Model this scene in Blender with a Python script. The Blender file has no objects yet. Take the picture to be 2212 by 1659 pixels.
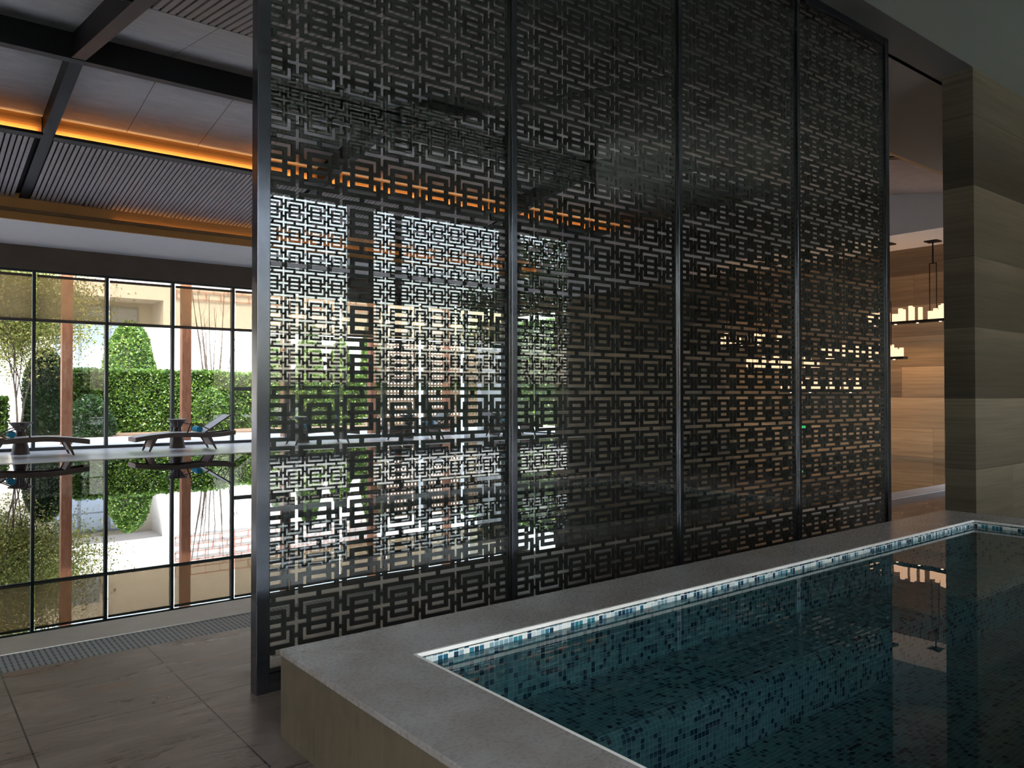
import bpy, math, random
import numpy as np
from mathutils import Vector, Matrix
random.seed(7)
rng = np.random.default_rng(11)
scene = bpy.context.scene
COL = scene.collection
R = math.radians

# ------------------------------------------------------------------ node helpers
class NT:
    def __init__(s, name):
        s.m = bpy.data.materials.new(name); s.m.use_nodes = True
        s.t = s.m.node_tree; s.t.nodes.clear()
        s.out = s.t.nodes.new('ShaderNodeOutputMaterial')
    def n(s, typ, **kw):
        nd = s.t.nodes.new(typ)
        for k, v in kw.items():
            setattr(nd, k, v)
        return nd
    def l(s, a, b): s.t.links.new(a, b)
    def setin(s, sock, v):
        if isinstance(v, bpy.types.NodeSocket): s.l(v, sock)
        else: sock.default_value = v
    def math(s, op, a, b=None, c=None, clamp=False):
        nd = s.n('ShaderNodeMath', operation=op); nd.use_clamp = clamp
        s.setin(nd.inputs[0], a)
        if b is not None: s.setin(nd.inputs[1], b)
        if c is not None: s.setin(nd.inputs[2], c)
        return nd.outputs[0]
    def xyz(s):
        g = s.n('ShaderNodeNewGeometry'); sp = s.n('ShaderNodeSeparateXYZ')
        s.l(g.outputs['Position'], sp.inputs[0])
        return sp.outputs
    def comb(s, x, y, z=0.0):
        c = s.n('ShaderNodeCombineXYZ')
        for i, v in enumerate((x, y, z)): s.setin(c.inputs[i], v)
        return c.outputs[0]
    def noise(s, vec, scale, detail=4, rough=.55, dist=0.0):
        nd = s.n('ShaderNodeTexNoise'); s.l(vec, nd.inputs['Vector'])
        nd.inputs['Scale'].default_value = scale; nd.inputs['Detail'].default_value = detail
        nd.inputs['Roughness'].default_value = rough; nd.inputs['Distortion'].default_value = dist
        return nd.outputs['Fac']
    def white(s, vec):
        nd = s.n('ShaderNodeTexWhiteNoise', noise_dimensions='3D'); s.l(vec, nd.inputs['Vector'])
        return nd.outputs['Value']
    def ramp(s, fac, stops, interp='LINEAR'):
        nd = s.n('ShaderNodeValToRGB'); s.l(fac, nd.inputs[0]); cr = nd.color_ramp; cr.interpolation = interp
        while len(cr.elements) < len(stops): cr.elements.new(.5)
        for e, (p, c) in zip(cr.elements, stops):
            e.position = p; e.color = (*c, 1)
        return nd.outputs[0]
    def mix(s, fac, a, b, mode='MIX'):
        nd = s.n('ShaderNodeMix', data_type='RGBA', blend_type=mode)
        s.setin(nd.inputs[0], fac)
        for i, v in ((6, a), (7, b)):
            if isinstance(v, tuple): nd.inputs[i].default_value = (*v, 1)
            else: s.l(v, nd.inputs[i])
        return nd.outputs[2]
    def bump(s, h, strength, dist=.01):
        nd = s.n('ShaderNodeBump'); s.l(h, nd.inputs['Height'])
        nd.inputs['Strength'].default_value = strength; nd.inputs['Distance'].default_value = dist
        return nd.outputs[0]
    def bsdf(s, color, rough=.5, metal=0.0, spec=.5, normal=None, emis=None, estr=0):
        b = s.n('ShaderNodeBsdfPrincipled')
        if isinstance(color, tuple): b.inputs['Base Color'].default_value = (*color, 1)
        else: s.l(color, b.inputs['Base Color'])
        s.setin(b.inputs['Roughness'], rough)
        b.inputs['Metallic'].default_value = metal
        b.inputs['Specular IOR Level'].default_value = spec
        if normal is not None: s.l(normal, b.inputs['Normal'])
        if emis: b.inputs['Emission Color'].default_value = (*emis, 1); b.inputs['Emission Strength'].default_value = estr
        return b.outputs[0]
    def done(s, sh): s.l(sh, s.out.inputs[0]); return s.m

def plain(name, color, rough=.5, metal=0, spec=.5, var=.12, scale=6, bump=0):
    t = NT(name); g = t.n('ShaderNodeNewGeometry')
    f = t.noise(g.outputs['Position'], scale, 4)
    c = t.mix(f, tuple(max(0, x*(1-var)) for x in color), tuple(x*(1+var) for x in color))
    nm = t.bump(f, bump) if bump else None
    return t.done(t.bsdf(c, rough, metal, spec, nm))

def emit(name, color, strength):
    t = NT(name); e = t.n('ShaderNodeEmission')
    e.inputs[0].default_value = (*color, 1); e.inputs[1].default_value = strength
    return t.done(e.outputs[0])

def schlick(t, r0, normal=None, gain=1.0, edge=1.0):
    lw = t.n('ShaderNodeLayerWeight'); lw.inputs[0].default_value = .5
    if normal is not None: t.l(normal, lw.inputs['Normal'])
    f5 = t.math('POWER', lw.outputs['Facing'], 5.0)
    return t.math('MULTIPLY', t.math('ADD', r0, t.math('MULTIPLY', f5, edge*(1-r0))), gain, clamp=True)
def glass(name, tint, r0, rough=0.0, ior=1.5):
    """thin architectural glass: transparent + fresnel reflection"""
    t = NT(name)
    tr = t.n('ShaderNodeBsdfTransparent'); tr.inputs[0].default_value = (*tint, 1)
    gl = t.n('ShaderNodeBsdfGlossy'); gl.inputs['Roughness'].default_value = rough
    gl.inputs[0].default_value = (1, 1, 1, 1)
    f = schlick(t, r0, None, 1.0, .75)
    mx = t.n('ShaderNodeMixShader'); t.l(f, mx.inputs[0]); t.l(tr.outputs[0], mx.inputs[1]); t.l(gl.outputs[0], mx.inputs[2])
    return t.done(mx.outputs[0])

def water(name, tint, ripple, scale, gain=1.0):
    t = NT(name)
    g = t.n('ShaderNodeNewGeometry')
    mp = t.n('ShaderNodeMapping'); t.l(g.outputs['Position'], mp.inputs[0]); mp.inputs['Scale'].default_value = (1, 1.6, 1)
    h = t.noise(mp.outputs[0], scale, 2, .4, .4)
    nm = t.bump(h, ripple, .02)
    tr = t.n('ShaderNodeBsdfTransparent'); tr.inputs[0].default_value = (*tint, 1)
    gl = t.n('ShaderNodeBsdfGlossy'); gl.inputs['Roughness'].default_value = 0.0; t.l(nm, gl.inputs['Normal'])
    f = schlick(t, .025, nm, gain)
    mx = t.n('ShaderNodeMixShader'); t.l(f, mx.inputs[0]); t.l(tr.outputs[0], mx.inputs[1]); t.l(gl.outputs[0], mx.inputs[2])
    return t.done(mx.outputs[0])

# ------------------------------------------------------------------ materials
M = {}
def stone_courses(name, z0, h, axis, blockw, base=(.18, .125, .08)):
    """banded wood-grain marble: horizontal courses, each slab its own tone"""
    t = NT(name); x, y, z = t.xyz()
    u = x if axis == 'x' else y
    row = t.math('FLOOR', t.math('DIVIDE', t.math('SUBTRACT', z, z0), h))
    fr = t.math('FRACT', t.math('DIVIDE', t.math('SUBTRACT', z, z0), h))
    uo = t.math('ADD', t.math('DIVIDE', u, blockw), t.math('MULTIPLY', row, .37))
    colm = t.math('FLOOR', uo); fu = t.math('FRACT', uo)
    rnd = t.white(t.comb(row, colm, 3.3))
    gv = t.comb(t.math('MULTIPLY', t.math('ADD', x, y), .55), t.math('MULTIPLY', rnd, 40.), t.math('MULTIPLY', z, 16.))
    g1 = t.noise(gv, 1.6, 6, .62, .5)
    g2 = t.noise(t.comb(t.math('MULTIPLY', t.math('ADD', x, y), .3), t.math('MULTIPLY', rnd, 9.), t.math('MULTIPLY', z, 3.4)), 1.4, 3, .5)
    lo = tuple(c*.55 for c in base); hi = tuple(c*1.35 for c in base)
    c = t.ramp(g1, [(.25, lo), (.5, base), (.78, hi)])
    c = t.mix(t.math('MULTIPLY', g2, .55), c, tuple(v*.5 for v in base))
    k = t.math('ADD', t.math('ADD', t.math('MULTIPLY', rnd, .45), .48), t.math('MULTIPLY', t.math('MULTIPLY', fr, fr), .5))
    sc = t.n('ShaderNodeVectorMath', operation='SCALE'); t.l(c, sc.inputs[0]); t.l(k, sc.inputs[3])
    jr = t.math('LESS_THAN', fr, .009/h); jc = t.math('LESS_THAN', fu, .006/blockw)
    j = t.math('MAXIMUM', jr, jc)
    c2 = t.mix(j, sc.outputs[0], tuple(v*.35 for v in base))
    return t.done(t.bsdf(c2, .34, 0, .4))
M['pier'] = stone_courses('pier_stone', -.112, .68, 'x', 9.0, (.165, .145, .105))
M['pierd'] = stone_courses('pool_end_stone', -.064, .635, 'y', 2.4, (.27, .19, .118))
M['hdr'] = plain('header_stone', (.10, .075, .055), .5, 0, .3, .25, 3)

def floor_mat():
    t = NT('slate_floor'); x, y, z = t.xyz()
    v = t.comb(t.math('MULTIPLY', x, .8), t.math('MULTIPLY', y, 2.6), 0.)
    n1 = t.noise(v, 2.2, 7, .62, 1.2)
    n2 = t.noise(t.comb(x, y, 0.), 1.1, 4, .5, .6)
    n3 = t.noise(t.comb(t.math('MULTIPLY', x, 1.), t.math('MULTIPLY', y, 4.), 4.), 1.3, 4, .6, 1.)
    c = t.ramp(n1, [(.28, (.07, .052, .043)), (.5, (.165, .130, .113)), (.72, (.30, .245, .215))])
    c = t.mix(t.ramp(n2, [(.4, (0, 0, 0)), (.62, (.6, .6, .6))]), c, (.095, .080, .070))
    rust = t.ramp(n3, [(.62, (0, 0, 0)), (.70, (1, 1, 1))])
    c = t.mix(t.math('MULTIPLY', rust, .55), c, (.20, .09, .035))
    fx = t.math('FRACT', t.math('DIVIDE', t.math('SUBTRACT', x, .415-.0015), .6325))
    fy = t.math('FRACT', t.math('DIVIDE', t.math('SUBTRACT', y, 3.50-.0015), .86))
    j = t.math('MAXIMUM', t.math('LESS_THAN', fx, .011), t.math('LESS_THAN', fy, .007))
    c = t.mix(j, c, (.018, .015, .013))
    nf = t.noise(t.comb(t.math('MULTIPLY', x, 6.), t.math('MULTIPLY', y, 22.), 0.), 2.6, 6, .65, .8)
    hgt = t.math('SUBTRACT', t.math('ADD', t.math('ADD', n1, t.math('MULTIPLY', nf, .25)), t.math('MULTIPLY', n3, .5)), t.math('MULTIPLY', j, .4))
    rg = t.math('ADD', t.math('MULTIPLY', n1, .40), .12)
    return t.done(t.bsdf(c, rg, 0, .42, t.bump(hgt, .30, .012)))
M['floor'] = floor_mat()

def coping_mat():
    t = NT('coping_stone'); x, y, z = t.xyz()
    n1 = t.noise(t.comb(x, t.math('MULTIPLY', y, 1.4), z), 5.5, 8, .66, .2)
    n2 = t.noise(t.comb(x, t.math('MULTIPLY', y, 1.6), z), 55., 6, .7, .0)
    c = t.ramp(n1, [(.3, (.23, .215, .205)), (.5, (.265, .255, .255)), (.72, (.34, .335, .345))])
    c = t.mix(t.ramp(n2, [(.40, (0, 0, 0)), (.8, (.2, .2, .2))]), c, (.36, .355, .365))
    n3 = t.noise(t.comb(x, y, z), 2.6, 5, .6, .5)
    c = t.mix(t.ramp(n3, [(.45, (0, 0, 0)), (.68, (.55, .55, .55))]), c, (.20, .165, .135))
    return t.done(t.bsdf(c, t.math('ADD', t.math('MULTIPLY', n2, .25), .16), 0, .45, t.bump(n2, .02, .002)))
M['coping'] = coping_mat()
def travertine():
    t = NT('travertine_side'); x, y, z = t.xyz()
    n1 = t.noise(t.comb(t.math('MULTIPLY', x, 6.), t.math('MULTIPLY', y, 6.), t.math('MULTIPLY', z, .9)), 3., 6, .6, .5)
    n2 = t.noise(t.comb(x, y, z), 3., 4, .5)
    c = t.ramp(n1, [(.3, (.075, .062, .042)), (.55, (.11, .095, .070)), (.75, (.15, .135, .11))])
    c = t.mix(t.ramp(t.noise(t.comb(x, y, z), 7., 7, .7, .6), [(.35, (0, 0, 0)), (.7, (.8, .8, .8))]), c, (.16, .125, .085))
    c = t.mix(t.math('MULTIPLY', n2, .35), c, (.085, .068, .042))
    return t.done(t.bsdf(c, .45, 0, .35, t.bump(n1, .05, .004)))
M['trav'] = travertine()

def mosaic(name, a, b, pitch=.0245, stops=None, grout=(.82, .88, .90)):
    t = NT(name); o = t.xyz(); u = o['XYZ'.index(a)]; v = o['XYZ'.index(b)] if b != 'YZ' else t.math('ADD', o[1], o[2])
    uu = t.math('DIVIDE', u, pitch); vv = t.math('DIVIDE', t.math('SUBTRACT', v, .0085), pitch)
    r = t.white(t.comb(t.math('FLOOR', uu), t.math('FLOOR', vv), 1.7))
    c = t.ramp(r, stops or [(0, (.012, .045, .085)), (.14, (.02, .12, .20)), (.25, (.03, .20, .26)), (.35, (.22, .36, .42)),
                   (.55, (.58, .66, .68)), (.78, (.76, .78, .74))], 'CONSTANT')
    fu = t.math('FRACT', uu); fv = t.math('FRACT', vv)
    g = t.math('MAXIMUM', t.math('LESS_THAN', fu, .10), t.math('LESS_THAN', fv, .10))
    c = t.mix(g, c, grout)
    rg = t.math('ADD', t.math('MULTIPLY', g, .5), .12)
    return t.done(t.bsdf(c, rg, 0, .5, t.bump(g, .2, .002)))
M['mosXZ'] = mosaic('mosaic_long_wall', 'X', 'Z'); M['mosYZ'] = mosaic('mosaic_end_wall', 'Y', 'Z'); 
DIMC = [(0, (.02, .05, .09)), (.12, (.05, .10, .15)), (.24, (.20, .29, .31)), (.5, (.24, .34, .35)), (.8, (.28, .38, .38))]  # mosaic palette with the underwater darkening put into the tile colours
M['mosXY'] = mosaic('mosaic_bed', 'X', 'Y', .0245, DIMC, (.42, .53, .52)); M['mosN'] = mosaic('mosaic_bench', 'X', 'YZ', .0245, DIMC, (.42, .53, .52)); M['mosEZ'] = mosaic('mosaic_end_dimmed', 'Y', 'Z', .0245, DIMC, (.42, .53, .52)); M['mosRZ'] = mosaic('mosaic_riser', 'X', 'Z', .0245, DIMC, (.42, .53, .52))
M['white_edge'] = plain('white_edge_trim', (.86, .86, .84), .35, var=.05)
M['spa_water'] = water('spa_water_surface', (.30, .46, .49), .010, 3.2, 1.0)
M['pool_water'] = water('pool_water_surface', (.12, .22, .22), .010, 1.1, 1.15)
M['poolbed'] = plain('pool_bed_tiles', (.10, .16, .17), .5)
M['rim'] = plain('pale_rim_stone', (.42, .40, .37), .38, var=.15, scale=9)
M['deck'] = plain('wet_deck_stone', (.72, .70, .70), .22, 0, .6, .08, 2)
def grate():
    t = NT('overflow_grate'); x, y, z = t.xyz()
    f = t.math('LESS_THAN', t.math('FRACT', t.math('DIVIDE', x, .026)), .35)
    f2 = t.math('LESS_THAN', t.math('FRACT', t.math('DIVIDE', y, .058)), .12)
    c = t.mix(f, (.24, .28, .31), (.05, .06, .07)); c = t.mix(f2, c, (.27, .31, .34))
    return t.done(t.bsdf(c, .45, 0, .4, t.bump(f, -.4, .004)))
M['grate'] = grate()
def brushed(name, col, rough, metal=.95, spec=.5):
    t = NT(name); x, y, z = t.xyz()
    n = t.noise(t.comb(t.math('MULTIPLY', x, 9.), t.math('MULTIPLY', y, 9.), t.math('MULTIPLY', z, 260.)), 1.5, 3, .6)
    n2 = t.noise(t.comb(x, y, z), 5., 4, .6)
    c = t.mix(n2, tuple(v*.8 for v in col), tuple(v*1.2 for v in col))
    return t.done(t.bsdf(c, t.math('ADD', t.math('MULTIPLY', n, .05), rough-.025), metal, spec))
M['frame'] = brushed('dark_brushed_frame', (.15, .16, .19), .17)
M['lattice'] = plain('lattice_metal', (.010, .011, .0105), .5, .3, .5, .15, 20)
M['beam'] = brushed('bronze_black_beam', (.020, .021, .024), .5, .15, .25)
M['bronze'] = plain('gold_bronze_cove', (.42, .215, .07), .42, .55, .5, .1, 4)
M['brown_fascia'] = plain('brown_bronze_fascia', (.20, .125, .06), .4, .5, .5, .15, 5)
M['alu'] = plain('window_frame_paint', (.035, .042, .048), .4, .3, .5, .1)
M['sglass'] = glass('screen_glass', (.97, .985, .98), .075)
M['wglass'] = glass('window_glass', (.98, .99, .985), .022)
def panel_ceiling():
    t = NT('ceiling_panels'); x, y, z = t.xyz()
    n = t.noise(t.comb(x, t.math('MULTIPLY', y, 3.), 0.), 2.2, 6, .65, .4)
    c = t.ramp(n, [(.3, (.62, .61, .64)), (.7, (.78, .77, .79))])
    fx = t.math('FRACT', t.math('DIVIDE', t.math('SUBTRACT', x, 2.03-.004), 1.2125))
    j = t.math('LESS_THAN', fx, .0075)
    c = t.mix(j, c, (.03, .03, .03))
    return t.done(t.bsdf(c, .55, 0, .4, t.bump(n, .04, .01)))
M['cpanel'] = panel_ceiling()
M['slat'] = plain('grey_brown_slat', (.46, .40, .40), .5, 0, .35, .2, 8)
M['slatback'] = plain('black_slat_backing', (.008, .008, .008), .8)
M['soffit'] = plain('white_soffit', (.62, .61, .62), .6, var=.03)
M['soffitn'] = plain('shaded_white_soffit', (.17, .165, .165), .6, var=.03); M['roomceil'] = plain('spa_ceiling_paint', (.27, .31, .285), .7, var=.03)  # near soffit is white too; its shade is put into this grey
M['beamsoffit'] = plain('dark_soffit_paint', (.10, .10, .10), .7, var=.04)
M['dwood'] = plain('dark_end_wall', (.10, .08, .06), .6)
def blindmat():
    t = NT('blind_fabric')
    tr = t.n('ShaderNodeBsdfTransparent'); tr.inputs[0].default_value = (.80, .72, .60, 1)
    df = t.n('ShaderNodeBsdfTranslucent'); df.inputs[0].default_value = (.40, .33, .22, 1)
    d2 = t.n('ShaderNodeBsdfDiffuse'); d2.inputs[0].default_value = (.24, .19, .12, 1)
    a = t.n('ShaderNodeMixShader'); a.inputs[0].default_value = .5; t.l(df.outputs[0], a.inputs[1]); t.l(d2.outputs[0], a.inputs[2])
    b = t.n('ShaderNodeMixShader'); b.inputs[0].default_value = .38; t.l(tr.outputs[0], b.inputs[1]); t.l(a.outputs[0], b.inputs[2])
    return t.done(b.outputs[0])
M['blind'] = blindmat()
def copper():
    t = NT('copper_cladding'); x, y, z = t.xyz()
    n = t.noise(t.comb(t.math('MULTIPLY', x, 5.), t.math('MULTIPLY', y, 5.), z), 2.4, 6, .6, 1.)
    c = t.ramp(n, [(.35, (.20, .075, .035)), (.7, (.32, .15, .085))])
    return t.done(t.bsdf(c, .55, .1, .4))
M['copper'] = copper()
M['bwhite'] = plain('white_render', (.45, .45, .45), .8, var=.04, scale=1)
M['bshade'] = plain('shaded_recess_render', (.36, .34, .29), .8, var=.05, scale=1)  # building's white render with the recess shade put into its colour
M['bglass'] = plain('blue_grey_glazing', (.14, .18, .24), .25, 0, .6, .15, .6)
M['bframe'] = plain('grey_blue_window_frame', (.10, .12, .15), .5)
M['redline'] = plain('red_brown_trellis', (.34, .16, .13), .7)
M['gravel'] = plain('pale_gravel', (.40, .39, .39), .9, var=.5, scale=14, bump=.5)
M['paving'] = plain('pale_paving', (.62, .62, .60), .7, var=.1, scale=2)
M['soil'] = plain('soil_bed', (.12, .08, .05), .9, var=.4, scale=6)
def leafmat(name, cols, scale=3.5):
    t = NT(name); g = t.n('ShaderNodeNewGeometry')
    r = t.white(g.outputs['Position']) if False else g.outputs['Random Per Island']
    c = t.ramp(r, [(i/(len(cols)-1), k) for i, k in enumerate(cols)])
    df = t.n('ShaderNodeBsdfPrincipled'); t.l(c, df.inputs['Base Color']); df.inputs['Roughness'].default_value = .45
    tl = t.n('ShaderNodeBsdfTranslucent'); t.l(t.mix(.5, c, (.12, .20, .02)), tl.inputs[0])
    a = t.n('ShaderNodeMixShader'); a.inputs[0].default_value = .35; t.l(df.outputs[0], a.inputs[1]); t.l(tl.outputs[0], a.inputs[2])
    return t.done(a.outputs[0])
M['leaf'] = leafmat('hedge_leaf', [(.006, .025, .005), (.024, .075, .010), (.07, .155, .018), (.17, .26, .04)])
M['leafd'] = leafmat('deep_green_leaf', [(.004, .016, .007), (.009, .035, .012), (.025, .07, .018)])
M['leafy'] = leafmat('yellow_green_leaf', [(.09, .13, .02), (.19, .22, .04), (.30, .29, .08), (.24, .19, .05)])
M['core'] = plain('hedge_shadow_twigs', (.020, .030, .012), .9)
M['bark'] = plain('bark', (.045, .032, .024), .85, var=.35, scale=12, bump=.3)
M['wicker'] = plain('dark_wicker', (.040, .022, .016), .45, 0, .4, .3, 40, .2)
M['sling'] = plain('grey_sling_fabric', (.42, .38, .37), .6, var=.06)
M['pinkpanel'] = plain('pinkish_leg_panel', (.26, .16, .14), .5, var=.1)
M['towel'] = plain('blue_towel', (.03, .27, .46), .9, var=.1, scale=30, bump=.3)
M['towelin'] = plain('towel_roll_end', (.015, .12, .24), .9, var=.3, scale=60)
M['iron'] = plain('black_iron', (.012, .011, .010), .5, .5, .4, .1)
M['ftimber'] = plain('orange_brown_fence', (.065, .038, .018), .7, var=.15, scale=5)
M['steel'] = plain('blue_grey_post', (.32, .37, .42), .5)
def candlemat():
    t = NT('candle_glass'); x, y, z = t.xyz()
    tc = t.n('ShaderNodeTexCoord'); sp = t.n('ShaderNodeSeparateXYZ'); t.l(tc.outputs['Object'], sp.inputs[0])
    e = t.n('ShaderNodeEmission'); e.inputs[0].default_value = (1, .60, .36, 1); e.inputs[1].default_value = .8
    return t.done(e.outputs[0])
M['candle'] = candlemat()
M['led'] = emit('warm_led_strip', (1, .50, .14), 1.2)
M['spot'] = emit('spot_lens', (1, .75, .5), 4.0); M['led2'] = emit('warm_groove_strip', (1, .50, .14), 6.0)
M['green'] = emit('exit_sign_green', (.02, .75, .16), .4)
M['signdark'] = plain('exit_sign_body', (.01, .03, .015), .5)
M['signwhite'] = emit('exit_sign_symbol', (.75, 1, .8), .4)

# ------------------------------------------------------------------ mesh helpers
class MB:
    def __init__(s): s.v = []; s.f = []
    def quad(s, a, b, c, d):
        i = len(s.v); s.v += [tuple(a), tuple(b), tuple(c), tuple(d)]; s.f.append((i, i+1, i+2, i+3)); return s
    def box(s, x0, x1, y0, y1, z0, z1):
        i = len(s.v)
        s.v += [(x0, y0, z0), (x1, y0, z0), (x1, y1, z0), (x0, y1, z0), (x0, y0, z1), (x1, y0, z1), (x1, y1, z1), (x0, y1, z1)]
        s.f += [(i, i+3, i+2, i+1), (i+4, i+5, i+6, i+7), (i, i+1, i+5, i+4), (i+1, i+2, i+6, i+5), (i+2, i+3, i+7, i+6), (i+3, i, i+4, i+7)]
        return s
    def hexa(s, bot, top):
        i = len(s.v); s.v += [tuple(p) for p in bot] + [tuple(p) for p in top]
        s.f += [(i, i+3, i+2, i+1), (i+4, i+5, i+6, i+7), (i, i+1, i+5, i+4), (i+1, i+2, i+6, i+5), (i+2, i+3, i+7, i+6), (i+3, i, i+4, i+7)]
        return s
    def bar(s, p, q, w, h=None):
        """rectangular bar from p to q"""
        h = h or w; p = Vector(p); q = Vector(q); d = (q-p).normalized()
        up = Vector((0, 0, 1)) if abs(d.z) < .95 else Vector((0, 1, 0))
        a = d.cross(up).normalized()*w/2; b = a.cross(d).normalized()*h/2
        return s.hexa([p-a-b, p+a-b, q+a-b, q-a-b], [p-a+b, p+a+b, q+a+b, q-a+b])
    def tube(s, pts, rad, n=10, caps=True):
        pts = [Vector(p) for p in pts]; rad = rad if isinstance(rad, (list, tuple)) else [rad]*len(pts)
        i0 = len(s.v)
        for k, p in enumerate(pts):
            d = (pts[min(k+1, len(pts)-1)] - pts[max(k-1, 0)]).normalized()
            up = Vector((0, 0, 1)) if abs(d.z) < .9 else Vector((1, 0, 0))
            a = d.cross(up).normalized(); b = a.cross(d)
            for j in range(n):
                t = 2*math.pi*j/n; s.v.append(tuple(p + (a*math.cos(t)+b*math.sin(t))*rad[k]))
        for k in range(len(pts)-1):
            for j in range(n):
                s.f.append((i0+k*n+j, i0+k*n+(j+1) % n, i0+(k+1)*n+(j+1) % n, i0+(k+1)*n+j))
        if caps:
            s.f.append(tuple(i0+j for j in reversed(range(n)))); s.f.append(tuple(i0+(len(pts)-1)*n+j for j in range(n)))
        return s
    def lathe(s, prof, n=32, c=(0, 0, 0)):
        i0 = len(s.v)
        for r, z in prof:
            for j in range(n):
                t = 2*math.pi*j/n; s.v.append((c[0]+r*math.cos(t), c[1]+r*math.sin(t), c[2]+z))
        for k in range(len(prof)-1):
            for j in range(n):
                s.f.append((i0+k*n+j, i0+k*n+(j+1) % n, i0+(k+1)*n+(j+1) % n, i0+(k+1)*n+j))
        s.f.append(tuple(i0+j for j in reversed(range(n)))); s.f.append(tuple(i0+(len(prof)-1)*n+j for j in range(n)))
        return s
    def mesh(s, name, mat, smooth=False):
        me = bpy.data.meshes.new(name); me.from_pydata(s.v, [], s.f); me.materials.append(mat)
        if smooth: me.polygons.foreach_set('use_smooth', [True]*len(me.polygons))
        me.update(); return me
    def build(s, name, mat, parent=None, loc=None, bevel=0, smooth=False):
        o = bpy.data.objects.new(name, s.mesh(name, mat, smooth)); COL.objects.link(o)
        if parent: o.parent = parent
        if loc: o.location = loc
        if bevel:
            b = o.modifiers.new('bevel', 'BEVEL'); b.width = bevel; b.segments = 3; b.limit_method = 'ANGLE'
        return o
def B(*a): return MB().box(*a)
def tag(o, label=None, cat=None, group=None, kind=None):
    if label: o['label'] = label
    if cat: o['category'] = cat
    if group: o['group'] = group
    if kind: o['kind'] = kind
    return o
def empty(name, loc=(0, 0, 0), rz=0):
    o = bpy.data.objects.new(name, None); COL.objects.link(o); o.location = loc; o.rotation_euler = (0, 0, rz); o.empty_display_size = .1
    return o
def struct(o, label, cat): return tag(o, label, cat, None, 'structure')
def copy_tree(o, parent=None):
    c = o.copy(); COL.objects.link(c); c.parent = parent
    for ch in list(o.children): copy_tree(ch, c)
    return c
TR = [0]
def trim(mb, mat, label, cat='trim', bevel=0):
    TR[0] += 1
    return struct(mb.build('trim_%d' % TR[0], mat, bevel=bevel), label, cat)

# ------------------------------------------------------------------ key dimensions (metres)
SY = 3.345          # face of the lattice screen
ZC = 4.42           # spa ceiling
XE = 16.6           # end wall
YW = 20.9           # garden windows
YP0, YP1 = 4.97, 17.4   # pool
XL = -5.2
# near / far roof planes (bottom of beams)
def zn(y): return 5.95 - .172*(12.3-y)
def zf(y): return 5.95 - .156*(y-12.3)

# ------------------------------------------------------------------ floor and pool
fl = MB()
zb = -.12
for (x0, x1, y0, y1) in ((XL, 12.2, -2.7, .15), (XL, 1.20, .15, 2.87), (6.85, 12.2, .15, 2.87), (XL, 12.2, 2.87, 3.6), (XL, XE, 3.6, 4.36)):
    fl.box(x0, x1, y0, y1, zb, 0)
struct(fl.build('floor', M['floor']), 'dark brown slate slab floor in front of the lattice screen', 'floor')
trim(B(XL, XE, 4.36, 4.65, -.12, .0), M['grate'], 'blue-grey overflow grate strip along the near pool edge', 'grate')
trim(B(XL, XE, 4.65, YP0, -.12, .004), M['rim'], 'pale stone rim along the near side of the swimming pool', 'pool rim', .004)
struct(B(XL, XE, YP1, YW+.1, -.12, .0).build('floor_far', M['deck']), 'wet pale deck between pool and garden windows', 'deck')
pb = MB(); D = -1.3
pb.quad((XL, YP0, D), (XE, YP0, D), (XE, YP1, D), (XL, YP1, D))
pb.quad((XL, YP0, D), (XL, YP0, -.1), (XE, YP0, -.1), (XE, YP0, D)); pb.quad((XL, YP1, D), (XE, YP1, D), (XE, YP1, -.1), (XL, YP1, -.1))
pb.quad((XL, YP0, D), (XL, YP1, D), (XL, YP1, -.1), (XL, YP0, -.1)); pb.quad((XE, YP0, D), (XE, YP0, -.1), (XE, YP1, -.1), (XE, YP1, D))
struct(pb.build('floor_pool_bed', M['poolbed']), 'tiled bed of the long indoor swimming pool', 'pool bed')
w = MB().quad((XL, YP0, -.012), (XE, YP0, -.012), (XE, YP1, -.012), (XL, YP1, -.012)).build('pool_water', M['pool_water'])
tag(w, 'still mirror-like swimming pool water reflecting the garden windows', 'water', None, 'stuff')

# ------------------------------------------------------------------ raised spa pool
X0, X1, Y0, Y1, CZ, WZ = 1.17, 6.88, .12, 2.90, .33, .285
XI0, XI1, YI0, YI1 = 1.54, 6.50, .49, 2.53
spa = tag(empty('spa_pool', ((X0+X1)/2, (Y0+Y1)/2, 0)), 'raised stone-clad spa pool with blue mosaic lining in front of lattice screen', 'spa pool')
def rel(mb):   # shift to spa origin
    mb.v = [(a-(X0+X1)/2, b-(Y0+Y1)/2, c) for a, b, c in mb.v]; return mb
cp = MB(); ct = .022
cp.hexa([(X0, Y1, CZ-ct), (X1, Y1, CZ-ct), (XI1, YI1, CZ-ct), (XI0, YI1, CZ-ct)][::-1], [(X0, Y1, CZ), (X1, Y1, CZ), (XI1, YI1, CZ), (XI0, YI1, CZ)][::-1])
cp.hexa([(X0, Y0, CZ-ct), (X1, Y0, CZ-ct), (XI1, YI0, CZ-ct), (XI0, YI0, CZ-ct)], [(X0, Y0, CZ), (X1, Y0, CZ), (XI1, YI0, CZ), (XI0, YI0, CZ)])
cp.hexa([(X0, Y0, CZ-ct), (XI0, YI0, CZ-ct), (XI0, YI1, CZ-ct), (X0, Y1, CZ-ct)], [(X0, Y0, CZ), (XI0, YI0, CZ), (XI0, YI1, CZ), (X0, Y1, CZ)])
cp.hexa([(X1, Y0, CZ-ct), (X1, Y1, CZ-ct), (XI1, YI1, CZ-ct), (XI1, YI0, CZ-ct)], [(X1, Y0, CZ), (X1, Y1, CZ), (XI1, YI1, CZ), (XI1, YI0, CZ)])
rel(cp).build('coping', M['coping'], spa, bevel=.002)
sd = MB(); e = .004
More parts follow.
